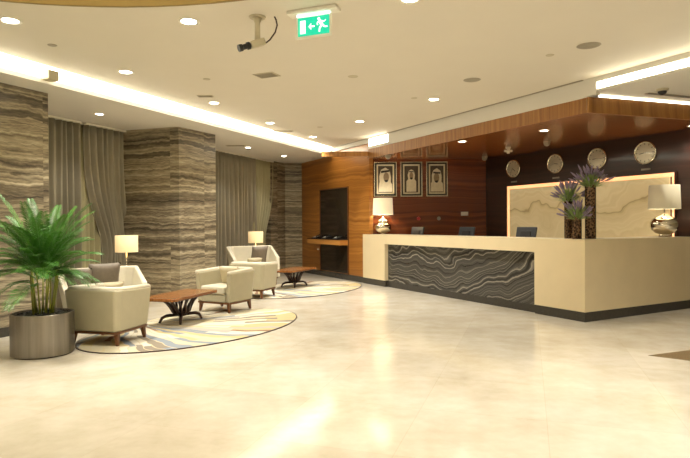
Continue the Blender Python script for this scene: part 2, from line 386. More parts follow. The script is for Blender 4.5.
# reception ceiling, fascias, steps
Fc = Vector((3.395, 7.814))
fr_end = Fc+FD*7.6
FN = Vector((-FD.y, FD.x))
struct('ceiling', prism(B(), [(Fc.x+.03, Fc.y+.03), tuple(fr_end+FN*.03), (10.9, 13.9), (.2, 13.9), cf(6.2, -.06), cf(5.9, -.04)], ZR, ZR+.03), 'wood_c')
struct('trim_5', prism(B(), [cf(-.03, -.0), cf(5.95, -.0), cf(5.95, -.03), tuple(Fc+FN*.04+CD*.0)], ZR-.01, 3.15), 'wood_f')
struct('trim_6', prism(B(), [tuple(Fc), tuple(fr_end), tuple(fr_end+FN*.03), tuple(Fc+FN*.03)], ZR-.01, 3.155), 'wood_f')
# short beam that bridges from fascia to the cove
struct('trim_7', prism(B(), [(-.53, 13.0), (cf(5.93)[0], 13.0), cf(5.93), (-.53, 13.08)], 2.98, 3.09), 'wood_f')
# pale step between fascia and main ceiling
struct('trim_8', prism(B(), [cf(-.02, .012), cf(5.05, .012), cf(5.05, -.05), cf(-.02, -.05)], 3.15, ZM), 'ceil2')
struct('trim_14', prism(B(), [cf(5.051, .004), cf(5.9, .004), cf(5.9, -.05), cf(5.051, -.05)], 3.15, 3.21), 'ceil2')
struct('trim_9', prism(B(), [cf(.0, .05), cf(9.0, .05), cf(9.0, .02), cf(.0, .02)], ZM-.012, ZM), 'greypl')
struct('trim_10', prism(B(), [cf(5.9, .0), cf(8.0, .0), cf(8.0, -.045), cf(5.9, -.045)], 3.30, ZM), 'ceil2')
o = link('cove_light', prism(B(), [cf(5.05, .0), cf(5.9, .0), cf(5.9, -.03), cf(5.05, -.03)], 3.215, ZM-.02), 'cover')
tag(o, 'short bright slot light above the far end of the wood fascia', 'cove light')
# pocket ceiling right of fascia corner with glowing riser
pk = lambda t, n=0.: cf(-t, n)
struct('ceiling', prism(B(), [pk(.0, .02), pk(14, .02), (10.9, 9.7), tuple(fr_end-FN*.001), (Fc.x, Fc.y)], 3.20, 3.23), 'ceil2')
o = link('cove_light', prism(B(), [pk(.2, -.0), pk(13, -.0), pk(13, -.02), pk(.2, -.02)], 3.235, 3.33), 'cover')
tag(o, 'long bright cove light running from the fascia corner to the right edge', 'cove light')
struct('trim_11', prism(B(), [pk(-.02, .03), pk(.21, .03), pk(.21, -.04), pk(-.02, -.04)], 3.157, 3.332), 'ceil2')
struct('trim_13', prism(B(), [pk(.0, .01), pk(14, .01), pk(14, -.03), pk(.0, -.03)], 3.331, ZM), 'ceil2')
o = link('cove_light', prism(B(), [tuple(Fc+FD*.2-FN*.012), tuple(Fc+FD*7.4-FN*.012), tuple(Fc+FD*7.4+FN*.02), tuple(Fc+FD*.2+FN*.02)], 3.172, 3.19), 'cover')
tag(o, 'thin warm light line on top of the right wood fascia', 'cove light')
struct('ceiling', prism(B(), [(-10, -5.1), (11.1, -5.1), (11.1, 18), (-10, 18)], 3.9, 3.95), 'ceil')

# dark reflection at the right, painted as a thin brown wedge on the floor
struct('reflection_wedge', prism(B(), [(3.184, 5.887), (3.50, 5.63), (4.5, 6.1), (4.5, 6.42)], 0, .002), 'floor_reflection')

# ------------------------------------------------------------------ onyx panel on clock wall
onx = thing('backlit_stone_panel', 'long backlit honey stone panel with amber glow on dark wood wall behind counter', 'wall panel', (*kw(.55), 0))
def kl(t, n): v = KD*(t)+CN*n; return (v.x, v.y)
def loc_panel(t0, t1, n0, n1, z0, z1): return prism(B(), [kl(t0-.55, n0), kl(t1-.55, n0), kl(t1-.55, n1), kl(t0-.55, n1)], z0, z1)
M['onyxp'] = M['onyx']
link('stone_face', loc_panel(.69, 4.36, .07, .09, .95, 2.17), 'onyx', onx)
bm = B()
for (t0, t1, z0, z1) in ((.57, 4.41, 2.175, 2.24), (.57, 4.41, .90, .93), (.57, .68, .93, 2.175), (4.37, 4.41, .93, 2.175)):
    prism(bm, [kl(t0-.55, .01), kl(t1-.55, .01), kl(t1-.55, .04), kl(t0-.55, .04)], z0, z1)
link('led_strip', bm, 'led', onx)
bm = B()
for (t0, t1, z0, z1) in ((.545, 4.435, 2.245, 2.26), (.545, .56, .85, 2.25), (4.42, 4.435, .85, 2.25)):
    prism(bm, [kl(t0-.55, .0), kl(t1-.55, .0), kl(t1-.55, .06), kl(t0-.55, .06)], z0, z1)
link('panel_frame', bm, M['wood_d'], onx)

# ------------------------------------------------------------------ reception counter
cnt = thing('reception_counter', 'long angled cream stone reception counter with black veined marble front panel', 'counter', (CC.x, CC.y, 0))
def lc(t, n=0.): v = CD*t+CN*n; return (v.x, v.y)
def lr(t, n=0.): v = RD*t+RN*n; return (v.x, v.y)
tl, tp0, tp1 = 6.2, .92, 5.24        # left end, panel ends (distance from corner)
ix = CD*.62 + RD*.30
ZC = 1.165
bm = B()
# pilaster left, body right of panel, recess back, top cap
prism(bm, [lc(tl), lc(tl, -.045), lc(5.965, -.045), lc(5.965, -.6), lc(tp1, -.6), lc(tp1)], .14, .955)
inner = (CD*.75+RD*.45)
prism(bm, [lc(tp0), lc(tp0, -.6), tuple(inner), lr(.7, .6), lr(2.58, .6), lr(2.6), (0, 0)], .14, .955)
prism(bm, [lc(tp1, -.12), lc(tp1, -.6), lc(tp0, -.6), lc(tp0, -.12)], .14, .955)
link('counter_body', bm, 'cream', cnt)
cap = link('counter_top', prism(B(), [lc(tl), lc(tl, -.045), lc(5.965, -.045), lc(5.965, -.6), lc(.8, -.6), lr(.8, .6), lr(2.58, .6), lr(2.6), (0, 0)], .955, ZC), 'cream', cnt)
link('marble_panel', prism(B(), [lc(tp1-.002, -.09), lc(tp1-.002, -.12), lc(tp0+.002, -.12), lc(tp0+.002, -.09)], .0, .953), 'zebra', cnt)
bm = B()
prism(bm, [lc(tl, -.012), lc(tl, -.028), lc(5.965, -.028), lc(5.965, -.5), lc(tp1, -.5), lc(tp1, -.012)], 0, .14)
prism(bm, [lc(tp0, -.012), lc(tp0, -.5), tuple(inner*.9), lr(.7, .5), lr(2.58, .5), lr(2.6, .012), tuple(CD*.0+(CD+RD).normalized()*.014)], 0, .14)
prism(bm, [lc(tp1, -.075), lc(tp1, -.09), lc(tp0, -.075-.0), lc(tp0, -.075)][:3]+[lc(tp0, -.075)], 0, .12)
link('plinth', bm, 'stone_dk', cnt)
dk = thing('staff_desk', 'lower dark staff worktop running behind the cream counter', 'desk', (CC.x, CC.y, 0))
bm = B(); prism(bm, [lc(5.5, -.62), lc(5.5, -1.12), lc(1.6, -1.12), lc(1.6, -.62)], .72, .76); link('desk_top', bm, 'wood_d', dk)
for t in (5.2, 3.5, 1.75): link('desk_support', prism(B(), [lc(t, -.65), lc(t, -1.08), lc(t-.05, -1.08), lc(t-.05, -.65)], 0, .72), 'wood_d', dk)

# monitors (backs towards the lobby)
def monitor(label, t, n, dz=0, rz=0):
    p = cf(t, n); o = thing('computer_monitor', label, 'monitor', (p[0], p[1], .76), math.atan2(CN.y, CN.x)-PI/2+rz, 'monitors on the staff desk')
    tilt = Matrix.Translation((0, 0, .42+dz)) @ Matrix.Rotation(math.radians(12), 4, 'X')
    link('screen_housing', box(B(), 0, 0, 0, .46, .03, .31, mat=tilt), 'mon', o, bevel=.006)
    bm = B(); box(bm, 0, .018, 0, .24, .03, .16, mat=tilt); link('rear_cover', bm, 'black', o, bevel=.008)
    bm = B(); box(bm, 0, 0, .2, .05, .03, .4); box(bm, 0, 0, .01, .22, .16, .02); link('stand', bm, 'black', o)
    return o
monitor('dark computer monitor behind the counter, left of the tall flower vases', 2.0, -.95)
monitor('leftmost small monitor top behind the counter, nearest the left counter lamp', 5.2, -.86, -.0)
monitor('middle monitor top behind the counter, below the white wall plate', 3.55, -.9, -.0)

# ------------------------------------------------------------------ counter lamps
def big_lamp(label, loc, shade, gourd=True):
    o = thing('table_lamp', label, 'lamp', loc)
    if gourd: prof = [(.001, .0), (.07, .0), (.07, .015), (.06, .025), (.12, .045), (.19, .095), (.212, .15), (.205, .20), (.165, .245), (.115, .265), (.135, .29), (.13, .315), (.085, .345), (.03, .37), (.025, .40), (.001, .40)]
    else: prof = [(.001, .0), (.085, .0), (.085, .03), (.07, .04), (.13, .06), (.185, .11), (.212, .17), (.212, .23), (.18, .29), (.12, .33), (.05, .35), (.03, .37), (.001, .37)]
    link('lamp_base', lathe(B(), prof, 40, caps=False), 'silver', o, smooth=True)
    link('lamp_neck', lathe(B(), [(.012, .38), (.012, .56)], 12), 'chrome', o, smooth=True)
    sh = link('lamp_shade', lathe(B(), [(.24, .455), (.225, .845), (.22, .845), (.235, .455)], 48, caps=False), shade, o, smooth=True)
    return o
pL = cf(5.84, -.34); big_lamp('ivory drum lamp with silver gourd base on far left end of counter', (pL[0], pL[1], ZC), 'shade_hi')
pR = rf(2.26, .25); big_lamp('ivory drum lamp with round silver base on right leg of counter', (pR[0], pR[1], ZC), 'shade_off', False)
def bulb(name, loc, w, parent=None, col=WARM, r=.05):
    l = bpy.data.lights.new(name, 'POINT'); l.energy = w; l.color = col; l.shadow_soft_size = r
    o = bpy.data.objects.new(name, l); C.objects.link(o); o.location = loc
    if parent: o.parent = parent
    return o
for o in [x for x in C.objects if x.name.startswith('table_lamp')]: bulb('bulb', (0, 0, .6), 10 if abs(o.location.x-pL[0]) < .1 else 3, o)

# ------------------------------------------------------------------ vases and lavender
def vase(label, loc, r, h):
    o = thing('cylinder_vase', label, 'vase', loc, 0, 'mottled bronze cylinder vases')
    link('vase_body', lathe(B(), [(.001, 0), (r*.96, 0), (r, .01), (r, h), (r-.008, h), (r-.008, h-.05), (.001, h-.05)], 28, caps=False), 'mottle', o, smooth=False)
    return o
def lavender(label, loc, R, seed):
    rnd = random.Random(seed)
    o = thing('lavender_bunch', label, 'flowers', loc, 0, 'lavender bunches in the bronze vases')
    bm = B()
    for i in range(130):
        a = rnd.random()*2*PI; el = rnd.uniform(.15, 1.35); L = R*rnd.uniform(.6, 1.05)
        d = Vector((math.cos(a)*math.cos(el), math.sin(a)*math.cos(el), math.sin(el)))
        p0 = Vector((math.cos(a)*.03, math.sin(a)*.03, -.02)); side = d.cross(Vector((0, 0, 1))).normalized()*.010
        p1 = p0+d*L*.6; p2 = p0+d*L+Vector((0, 0, -.12*L))
        q = [bm.verts.new(p0-side*.5), bm.verts.new(p0+side*.5), bm.verts.new(p1+side), bm.verts.new(p1-side), bm.verts.new(p2)]
        bm.faces.new(q[:4]); bm.faces.new((q[3], q[2], q[4]))
    link('foliage', bm, 'lavleaf', o)
    for i in range(40):
        a = i*2.4+rnd.random(); el = rnd.uniform(.15, 1.45); L = R*rnd.uniform(.8, 1.15)
        d = Vector((math.cos(a)*math.cos(el), math.sin(a)*math.cos(el), math.sin(el)))
        bm = B(); s = d*L*.62
        tube(bm, [d*.02, s], .0025, 4)
        pts = [s+d*(L*.38)*k/4 for k in range(5)]
        tube(bm, pts, [.006, .013, .014, .010, .003], 6)
        link('flower_spike', bm, 'purple', o)
    return o
vz = [((3.665, 8.36), .078, .80, 'tallest bronze vase at the counter corner, holding the highest lavender', .34),
      ((3.40, 8.52), .06, .60, 'medium bronze vase, leftmost of the three at the counter corner', .31),
      ((3.41, 8.24), .068, .33, 'shortest bronze vase, in front of the other two at the counter corner', .30)]
ll = ['highest lavender bunch with green leaves in the tallest bronze vase', 'left lavender bunch in the medium bronze vase', 'lowest lavender bunch in the shortest front vase']
for i, ((x, y), r, h, lb, R) in enumerate(vz):
    vase(lb, (x, y, ZC), r, h); lavender(ll[i], (x, y, ZC+h-.03), R, i+3)

# ------------------------------------------------------------------ clocks
def clock(label, t, hands):
    p = kw(t, .0); o = thing('wall_clock', label, 'clock', (p[0], p[1], 2.63), math.atan2(CN.y, CN.x)-PI/2, 'round world clocks above the stone panel')
    # local +y points to the room
    rot = Matrix.Rotation(-PI/2, 4, 'X')
    def ld(prof, n=40):
        bm = lathe(B(), prof, n, caps=False); bmesh.ops.transform(bm, matrix=rot, verts=bm.verts); return bm
    link('clock_case', ld([(.001, 0.001), (.205, 0.001), (.21, .02), (.20, .045), (.185, .05), (.182, .03), (.001, .03)]), 'brass', o, smooth=True)
    link('clock_face', ld([(.001, .031), (.18, .031), (.18, .034), (.001, .034)]), 'clockface', o)
    bm = B()
    for k in range(12):
        a = k*PI/6; box(bm, 0, 0, 0, .008, .006, .03, mat=Matrix.Rotation(-a, 4, 'Y') @ Matrix.Translation((0, .037, .155)))
    link('hour_marks', bm, 'frame', o)
    for nm, (a, L, w) in zip(('hour_hand', 'minute_hand'), hands):
        link(nm, box(B(), 0, 0, 0, w, .004, L, mat=Matrix.Rotation(-math.radians(a), 4, 'Y') @ Matrix.Translation((0, .042 if nm[0] == 'h' else .047, L/2-.02))), 'frame' if nm[0] == 'h' else 'chrome', o)
    link('name_plate', box(B(), 0, .006, -.29, .17, .01, .03), 'greypl', o)
    return o
cl = ['round champagne wall clock, leftmost of four above the stone panel', 'round champagne wall clock, second from the left above the stone panel',
      'round champagne wall clock, third from left, above the tallest flowers', 'round champagne wall clock, rightmost and nearest of the four']
for lb, t, hh in zip(cl, (.741, 1.916, 2.913, 3.883), (((130, .11, .01), (215, .15, .008)), ((100, .11, .01), (250, .15, .008)), ((-95, .11, .01), (95, .15, .008)), ((-100, .12, .01), (100, .17, .008)))):
    clock(lb, t, hh)

# ------------------------------------------------------------------ portraits
def portrait(label, xc, w, kind):
    h = .83; zc = 2.475
    o = thing('framed_portrait', label, 'picture', (xc, 13.45, zc), 0, 'framed black-and-white portraits')
    bm = B()
    def fr(bm, W_, H_, t, d):
        box(bm, 0, -d/2, H_/2-t/2, W_, d, t); box(bm, 0, -d/2, -H_/2+t/2, W_, d, t); box(bm, -W_/2+t/2, -d/2, 0, t, d, H_-2*t); box(bm, W_/2-t/2, -d/2, 0, t, d, H_-2*t)
    fr(bm, w, h, .02, .035); link('outer_moulding', bm, 'brass', o)
    bm = B(); fr(bm, w-.04, h-.04, .04, .03); link('black_frame', bm, 'frame', o)
    bm = B(); fr(bm, w-.12, h-.12, .035, .02); link('mat_board', bm, 'matboard', o)
    photo = link('photo', box(B(), 0, -.006, 0, w-.19, .01, h-.19), 'photo_bg', o)
    s = (w-.19)/.34
    def flat(name, pts, y, m):
        bm = B(); a = [bm.verts.new((x*s, -y, z)) for x, z in pts]; b2 = [bm.verts.new((x*s, -y+.002, z)) for x, z in pts]
        bm.faces.new(a); bm.faces.new(b2[::-1]); n = len(pts)
        for i in range(n): bm.faces.new((a[i], a[(i+1) % n], b2[(i+1) % n], b2[i]))
        return link(name, bm, m, photo)
    el = lambda cx, cz, rx, rz, a0=0, a1=360, n=18: [(cx+rx*math.cos(math.radians(a0+(a1-a0)*i/n)), cz+rz*math.sin(math.radians(a0+(a1-a0)*i/n))) for i in range(n)]
    if kind == 0:
        flat('robe', [(-.16, -.3), (.16, -.3), (.155, -.12), (.09, .0), (-.06, .0), (-.14, -.08)], .013, 'photo_lt')
        flat('headscarf', [(-.13, -.22), (-.05, -.26), (.12, -.2), (.13, .05), (.10, .22), (.0, .28), (-.10, .23), (-.14, .08)], .015, 'photo_lt')
        flat('face', el(.02, .05, .065, .115), .017, 'photo_md'); flat('beard', el(.02, -.02, .045, .05, 180, 380), .019, 'photo_dk')
        flat('head_cord', [(-.10, .15), (.10, .18), (.10, .225), (-.10, .20)], .019, 'photo_dk')
    elif kind == 1:
        flat('robe', [(-.12, -.3), (.12, -.3), (.12, -.05), (.06, .02), (-.06, .02), (-.12, -.05)], .013, 'photo_lt')
        flat('headscarf', [(-.075, -.02), (.075, -.02), (.09, .1), (.06, .2), (0, .235), (-.06, .2), (-.09, .1)], .015, 'photo_lt')
        flat('face', el(0, .09, .045, .075), .017, 'photo_md'); flat('beard', el(0, .035, .038, .045, 180, 380), .019, 'photo_dk')
        flat('head_cord', [(-.06, .165), (.06, .165), (.055, .19), (-.055, .19)], .019, 'photo_dk')
    else:
        flat('robe', [(-.16, -.3), (.16, -.3), (.15, -.1), (.08, -.02), (-.1, -.02), (-.15, -.1)], .013, 'photo_lt')
        flat('headscarf', [(-.13, -.3), (-.03, -.25), (.03, -.3), (.11, -.3), (.12, .08), (.09, .2), (0, .26), (-.09, .21), (-.13, .1)], .015, 'photo_lt')
        flat('face', el(-.01, .03, .07, .12), .017, 'photo_md'); flat('beard', el(-.01, -.04, .045, .05, 180, 380), .019, 'photo_dk')
        flat('head_cord', [(-.09, .135), (.09, .125), (.09, .165), (-.09, .175)], .019, 'photo_dk')
portrait('left framed black-and-white portrait of a bearded man in a white headscarf', .975, .54, 0)
portrait('middle framed portrait of a man in white robe, shown smaller against dark ground', 1.597, .52, 1)
portrait('right framed black-and-white portrait, next to the dark wall corner', 2.21, .51, 2)
def small_lathe(name, label, cat, loc, prof, mat, axis='Z', group=None, n=20):
    bm = lathe(B(), prof, n, caps=False)
    if axis == 'Y': bmesh.ops.transform(bm, matrix=Matrix.Rotation(PI/2, 4, 'X'), verts=bm.verts)
    o = link(name, bm, mat, loc=loc, smooth=False); return tag(o, label, cat, group)
small_lathe('alarm_call_point', 'small red round alarm button on the mahogany wall below the portraits', 'alarm', (1.768, 13.45, 1.53), [(.001, 0), (.045, 0), (.04, .03), (.001, .03)], 'red', 'Y')
small_lathe('wall_switch', 'small grey round wall switch right of the red alarm button', 'switch', (2.254, 13.45, 1.53), [(.001, 0), (.045, 0), (.04, .02), (.001, .02)], 'greypl', 'Y')
o = link('switch_plate', box(B(), 0, -.008, 0, .17, .016, .09), 'white', loc=(2.871, 13.45, 1.64)); tag(o, 'white rectangular switch plate on dark wall above middle monitor', 'switch')

# ------------------------------------------------------------------ wood wall: dark mirror panel and shelf
def wl(t, n): v = CD*t+CN*n; return (v.x, v.y)
w0 = Vector(wf(7.0))
mr = thing('wall_mirror', 'tall dark smoked mirror set in the amber wood wall', 'mirror', (w0.x, w0.y, 0))
link('mirror_panel', prism(B(), [wl(0, .001), wl(1.58, .001), wl(1.58, .012), wl(0, .012)], .16, 2.33), 'dkmirror', mr)
bm = B()
for (a, b_, z0, z1) in ((-.025, 0, .14, 2.355), (1.58, 1.605, .14, 2.355), (0, 1.58, 2.33, 2.355)): prism(bm, [wl(a, .001), wl(b_, .001), wl(b_, .03), wl(a, .03)], z0, z1)
link('mirror_frame', bm, 'wood_leg', mr)
sh = thing('wall_shelf', 'shallow amber wood wall shelf across the smoked mirror', 'shelf', (*wf(6.98, .013), .88))
link('shelf_box', prism(B(), [wl(0, 0.02), wl(1.95, .02), wl(1.95, .24), wl(0, .24)], 0, .13), 'wood_s', sh)
link('shelf_top', prism(B(), [wl(-.01, 0.02), wl(1.96, .02), wl(1.96, .25), wl(-.01, .25)], .13, .145), 'stone_dk', sh)
for i, (t, lb) in enumerate(((.35, 'black flat telephone on wall shelf, nearest the counter'), (.98, 'black flat telephone on wall shelf, middle of three'), (1.58, 'black flat telephone on wall shelf, farthest from the counter'))):
    q = Vector(wf(6.98, .013))+CD*t+CN*.13
    o = thing('desk_telephone', lb, 'telephone', (q.x, q.y, 1.025), math.atan2(CN.y, CN.x)-PI/2, 'black telephones on the wall shelf')
    bm = B(); prism(bm, [(-.13, -.09, .07), (.13, -.09, .07), (.13, .09, .02), (-.13, .09, .02)], 0, .05); link('phone_body', bm, 'black', o, bevel=.005)
    bm = B(); tube(bm, [(-.09, .06, .04), (-.09, .04, .07), (-.09, -.05, .10), (-.09, -.08, .08)], [.018, .012, .012, .02], 8); link('handset', bm, 'black', o)
    bm = B(); box(bm, .04, .0, .052, .12, .09, .003, mat=Matrix.Translation((0, 0, -.003)) @ Matrix.Rotation(math.radians(-15.5), 4, 'X')); link('paper_label', bm, 'white', o)
q = wf(8.75, .0)
small_lathe('door_knob', 'small round silver knob on the amber wall left of the mirror', 'knob', (q[0]+CN.x*.0, q[1], .72), [(.001, 0), (.035, 0), (.03, .04), (.001, .045)], 'chrome', 'Y')

# ------------------------------------------------------------------ curtains
def curtain(label, p, q, z0, z1, mat, amp=.05, n=9, gather=None):
    p = Vector(p); q = Vector(q); L = (q-p).length; d = (q-p)/L; nn = Vector((-d.y, d.x)); bm = B(); N = int(n*14); rows = 14
    o = thing('curtain', label, 'curtain', (p.x, p.y, 0), 0, 'floor-length taupe curtains')
    g = []
    for j in range(rows+1):
        z = z0+(z1-z0)*j/rows; row = []
        for i in range(N+1):
            u = i/N; s = u*L
            if gather:
                side, zc, amt = gather; k = amt*math.exp(-((z-zc)/.9)**2); s = s*(1-k) if side < 0 else L-(L-s)*(1-k)
            off = amp*math.sin(u*n*2*PI+.8*math.sin(u*17))+.018*math.sin(u*n*5.3+z)
            v = d*s+nn*off; row.append(bm.verts.new((v.x, v.y, z)))
        g.append(row)
    for j in range(rows):
        for i in range(N): bm.faces.new((g[j][i], g[j][i+1], g[j+1][i+1], g[j+1][i]))
    f = link('drape', bm, mat, o, smooth=True); so = f.modifiers.new('solid', 'SOLIDIFY'); so.thickness = .006
    bm = B(); a = nn*.07; prism(bm, [tuple(-a), tuple(d*L-a), tuple(d*L+a), tuple(a)], z1, z1+.03); link('curtain_track', bm, 'white', o)
    return o
curtain('taupe floor curtain beside the near marble column, behind the palm', (-5.05, 8.75), (-4.62, 9.75), .02, ZS-.035, 'curtain', .05, 9)
curtain('pale sheer curtain between the near marble column and the lamp', (-4.84, 9.45), (-4.50, 10.25), .02, ZS-.035, 'curtain_l', .03, 8)
curtain('taupe gathered curtain left of the middle marble column, above the lamp', (-4.58, 9.85), (-4.12, 10.95), .02, ZS-.035, 'curtain', .05, 9, (1, .9, .35))
curtain('taupe floor curtain right of the middle marble column', (-3.35, 12.85), (-2.42, 15.1), .02, ZS-.035, 'curtain', .06, 14)
curtain('pale olive gathered curtain beside the far marble corner', (-2.55, 14.9), (-2.08, 16.0), .02, ZS-.035, 'curtain_l', .05, 9, (-1, .9, .4))

# ------------------------------------------------------------------ rugs
def rug(label, loc, rz, a=1.74, b=1.07):
    o = thing('oval_rug', label, 'rug', loc, rz, 'oval leaf-pattern rugs')
    N = 72
    link('rug_pile', prism(B(), [(b*.985*math.cos(2*PI*i/N), a*.99*math.sin(2*PI*i/N)) for i in range(N)], .001, .012), 'rug', o)
    bm = B(); R = [[bm.verts.new((bb*math.cos(2*PI*i/N), aa*math.sin(2*PI*i/N), z)) for i in range(N)] for aa, bb, z in ((a*.99, b*.985, .001), (a, b, .001), (a, b, .011), (a*.99, b*.985, .012))]
    for k in range(4):
        for i in range(N): bm.faces.new((R[k][i], R[k][(i+1) % N], R[(k+1) % 4][(i+1) % N], R[(k+1) % 4][i]))
    link('rug_binding', bm, 'dkwood', o)
    return o
rz = -math.radians(30)
rug1 = rug('near oval rug with blue, gold and cream leaf strokes under the near table', (-2.0, 7.7, 0), rz)
copy_thing(rug1, (-.9, 12.15, 0), rz, 'far oval rug with leaf strokes in front of the amber wood wall')

# ------------------------------------------------------------------ armchairs
def armchair(label, loc, rz):
    o = thing('tub_armchair', label, 'armchair', loc, rz, 'cream leather tub armchairs')
    # U shell, front is +y
    def loop(w, f, k, t):   # half width, front y, back y, inset
        return [(-w, f), (-w, -k*.78), (-w*.9, -k), (w*.9, -k), (w, -k*.78), (w, f)]
    bm = B(); rows = []
    ob, ot = loop(.335, .29, .32, 0), loop(.375, .31, .36, 0)
    ib, it = loop(.25, .29, .235, 0), loop(.285, .31, .27, 0)
    zt = [.625, .645, .65, .65, .645, .625]
    vo_b = [bm.verts.new((x, y, .165)) for x, y in ob]; vo_t = [bm.verts.new((x, y, z)) for (x, y), z in zip(ot, zt)]
    vi_b = [bm.verts.new((x, y, .165)) for x, y in ib]; vi_t = [bm.verts.new((x, y, z)) for (x, y), z in zip(it, zt)]
    for i in range(5):
        bm.faces.new((vo_b[i], vo_b[i+1], vo_t[i+1], vo_t[i])); bm.faces.new((vi_b[i+1], vi_b[i], vi_t[i], vi_t[i+1]))
        bm.faces.new((vo_t[i], vo_t[i+1], vi_t[i+1], vi_t[i])); bm.faces.new((vo_b[i+1], vo_b[i], vi_b[i], vi_b[i+1]))
    for i in (0, 5): bm.faces.new((vo_b[i], vo_t[i], vi_t[i], vi_b[i]))
    shell = link('shell', bm, 'leather_b', o, bevel=.022, seg=3, smooth=False)
    bm = B(); rr = []
    for (x, y), (xi, yi), z in zip(ot, it, zt): rr.append(((x+xi)/2, (y+yi)/2, z+.002))
    tube(bm, rr, .036, 8)
    link('rim_roll', bm, 'leather', shell, smooth=True)
    bm = B(); prism(bm, [(-.245, .30), (-.235, -.2), (.235, -.2), (.245, .30)], .165, .29); link('seat_base', bm, 'leather_b', o, bevel=.015)
    bm = B(); prism(bm, [(-.24, .33), (-.235, -.21), (.235, -.21), (.24, .33)], .292, .42); link('seat_cushion', bm, 'leather', o, bevel=.035, seg=4)
    bm = B(); prism(bm, [(-.325, .29), (-.325, -.25), (-.29, -.31), (.29, -.31), (.325, -.25), (.325, .29)], .135, .163); link('base_rail', bm, 'wood_leg', o)
    for sx in (-1, 1):
        for sy in (-1, 1):
            bm = B(); x, y = sx*.285, sy*.25
            lo = [(x+a*.014+sx*.015, y+b*.014+sy*.015, 0) for a, b in ((-1, -1), (1, -1), (1, 1), (-1, 1))]; hi = [(x+a*.025, y+b*.025, .135) for a, b in ((-1, -1), (1, -1), (1, 1), (-1, 1))]
            L = [bm.verts.new(p) for p in lo]; H = [bm.verts.new(p) for p in hi]
            bm.faces.new(L[::-1]); bm.faces.new(H)
            for i in range(4): bm.faces.new((L[i], L[(i+1) % 4], H[(i+1) % 4], H[i]))
            link('leg', bm, 'wood_leg', o)
    return o
def pillow(bm, w, h, t, mat=Matrix()):
    N = 12; top = {}; 
    for s in (1, -1):
        for i in range(N+1):
            for j in range(N+1):
                u, v = i/N*2-1, j/N*2-1; e = (1-abs(u)**2.6)*(1-abs(v)**2.6)
                pin = 1-.06*(1-abs(u*v))*0
                top[s, i, j] = bm.verts.new(mat @ Vector((u*w/2*pin*(1-.05*(1-v*v)), s*t/2*(e**.45), v*h/2*(1-.05*(1-u*u)))))
        for i in range(N):
            for j in range(N):
                bm.faces.new((top[s, i, j], top[s, i+1, j], top[s, i+1, j+1], top[s, i, j+1]))
    bmesh.ops.remove_doubles(bm, verts=bm.verts, dist=.0008); return bm
def cushion(name, label, loc, rz, tilt, w, h, t, mat, group):
    o = link(name, pillow(B(), w, h, t), mat, smooth=True); o.rotation_euler = (tilt, 0, rz); o.location = loc
    return tag(o, label, 'cushion', group)
A1 = (-2.86, 6.78, .012); r1 = math.radians(-14)
ch = armchair('nearest cream tub armchair, back to the camera, beside the palm pot', A1, r1)
copy_thing(ch, (-1.97, 9.18, .012), math.radians(152), 'cream tub armchair beyond the near wooden table, facing the camera')
copy_thing(ch, (-1.78, 10.9, .012), math.radians(-18), 'cream tub armchair with its back turned, in front of the far wide armchair')

def wing(label, loc, rz, sc):
    o = thing('wing_loveseat', label, 'loveseat', loc, rz, 'wide cream winged armchairs', (1, 1, sc))
    # front +y ; back panel with flared wings
    bm = B()
    ob = [(-.52, .36), (-.50, -.12), (-.40, -.20), (.40, -.20), (.50, -.12), (.52, .36)]
    ot = [(-.60, .20), (-.60, -.18), (-.46, -.30), (.46, -.30), (.60, -.18), (.60, .20)]
    zt = [.56, .80, .80, .80, .80, .56]
    f = .82
    ibb = [(-.43, .36), (-.41, -.06), (-.34, -.11), (.34, -.11), (.41, -.06), (.43, .36)]
    itt = [(-.52, .20), (-.52, -.12), (-.40, -.21), (.40, -.21), (.52, -.12), (.52, .20)]
    a = [bm.verts.new((x, y, .16)) for x, y in ob]; b = [bm.verts.new((x, y, z)) for (x, y), z in zip(ot, zt)]
    c = [bm.verts.new((x, y, .16)) for x, y in ibb]; d = [bm.verts.new((x, y, z)) for (x, y), z in zip(itt, zt)]
    for i in range(5):
        bm.faces.new((a[i], a[i+1], b[i+1], b[i])); bm.faces.new((c[i+1], c[i], d[i], d[i+1]))
        bm.faces.new((b[i], b[i+1], d[i+1], d[i])); bm.faces.new((a[i+1], a[i], c[i], c[i+1]))
    for i in (0, 5): bm.faces.new((a[i], b[i], d[i], c[i]))
    link('shell', bm, 'leather', o, bevel=.02, seg=3)
    bm = B(); prism(bm, [(-.425, .42), (-.415, -.05), (.415, -.05), (.425, .42)], .16, .29); link('seat_base', bm, 'leather_b', o, bevel=.015)
    bm = B(); prism(bm, [(-.42, .45), (-.40, -.06), (.40, -.06), (.42, .45)], .292, .42); link('seat_cushion', bm, 'leather', o, bevel=.035, seg=4)
    bm = B(); box(bm, 0, .1, .148, .92, .5, .02); link('base_rail', bm, 'wood_leg', o)
    for sx in (-1, 1):
        for y in (-.1, .32):
            link('leg', lathe(B(), [(.016, 0), (.026, .138)], 4, (sx*.42, y)), 'wood_leg', o)
    return o
def fac(dx, dy): return math.atan2(dy, dx)-PI/2
ra = fac(.66, -.75)
L1 = (-3.58, 8.25, 0); L2 = (-2.14, 13.0, .012)
w1 = wing('wide winged cream armchair by the curtain, behind the nearest armchair', L1, ra, .97)
copy_thing(w1, L2, fac(.6, -.8), 'tall winged cream armchair against the far curtain', (1.0, 1, 1.12))
def rel(L, r, x, y, z): return (L[0]+x*math.cos(r)-y*math.sin(r), L[1]+x*math.sin(r)+y*math.cos(r), L[2]+z)
G = 'throw cushions on the winged armchairs'
cushion('throw_cushion', 'larger grey satin throw cushion leaning on the middle of the near winged armchair', rel(L1, ra, .0, .06, .65), ra, math.radians(-17), .46, .44, .14, 'greyfab', G)
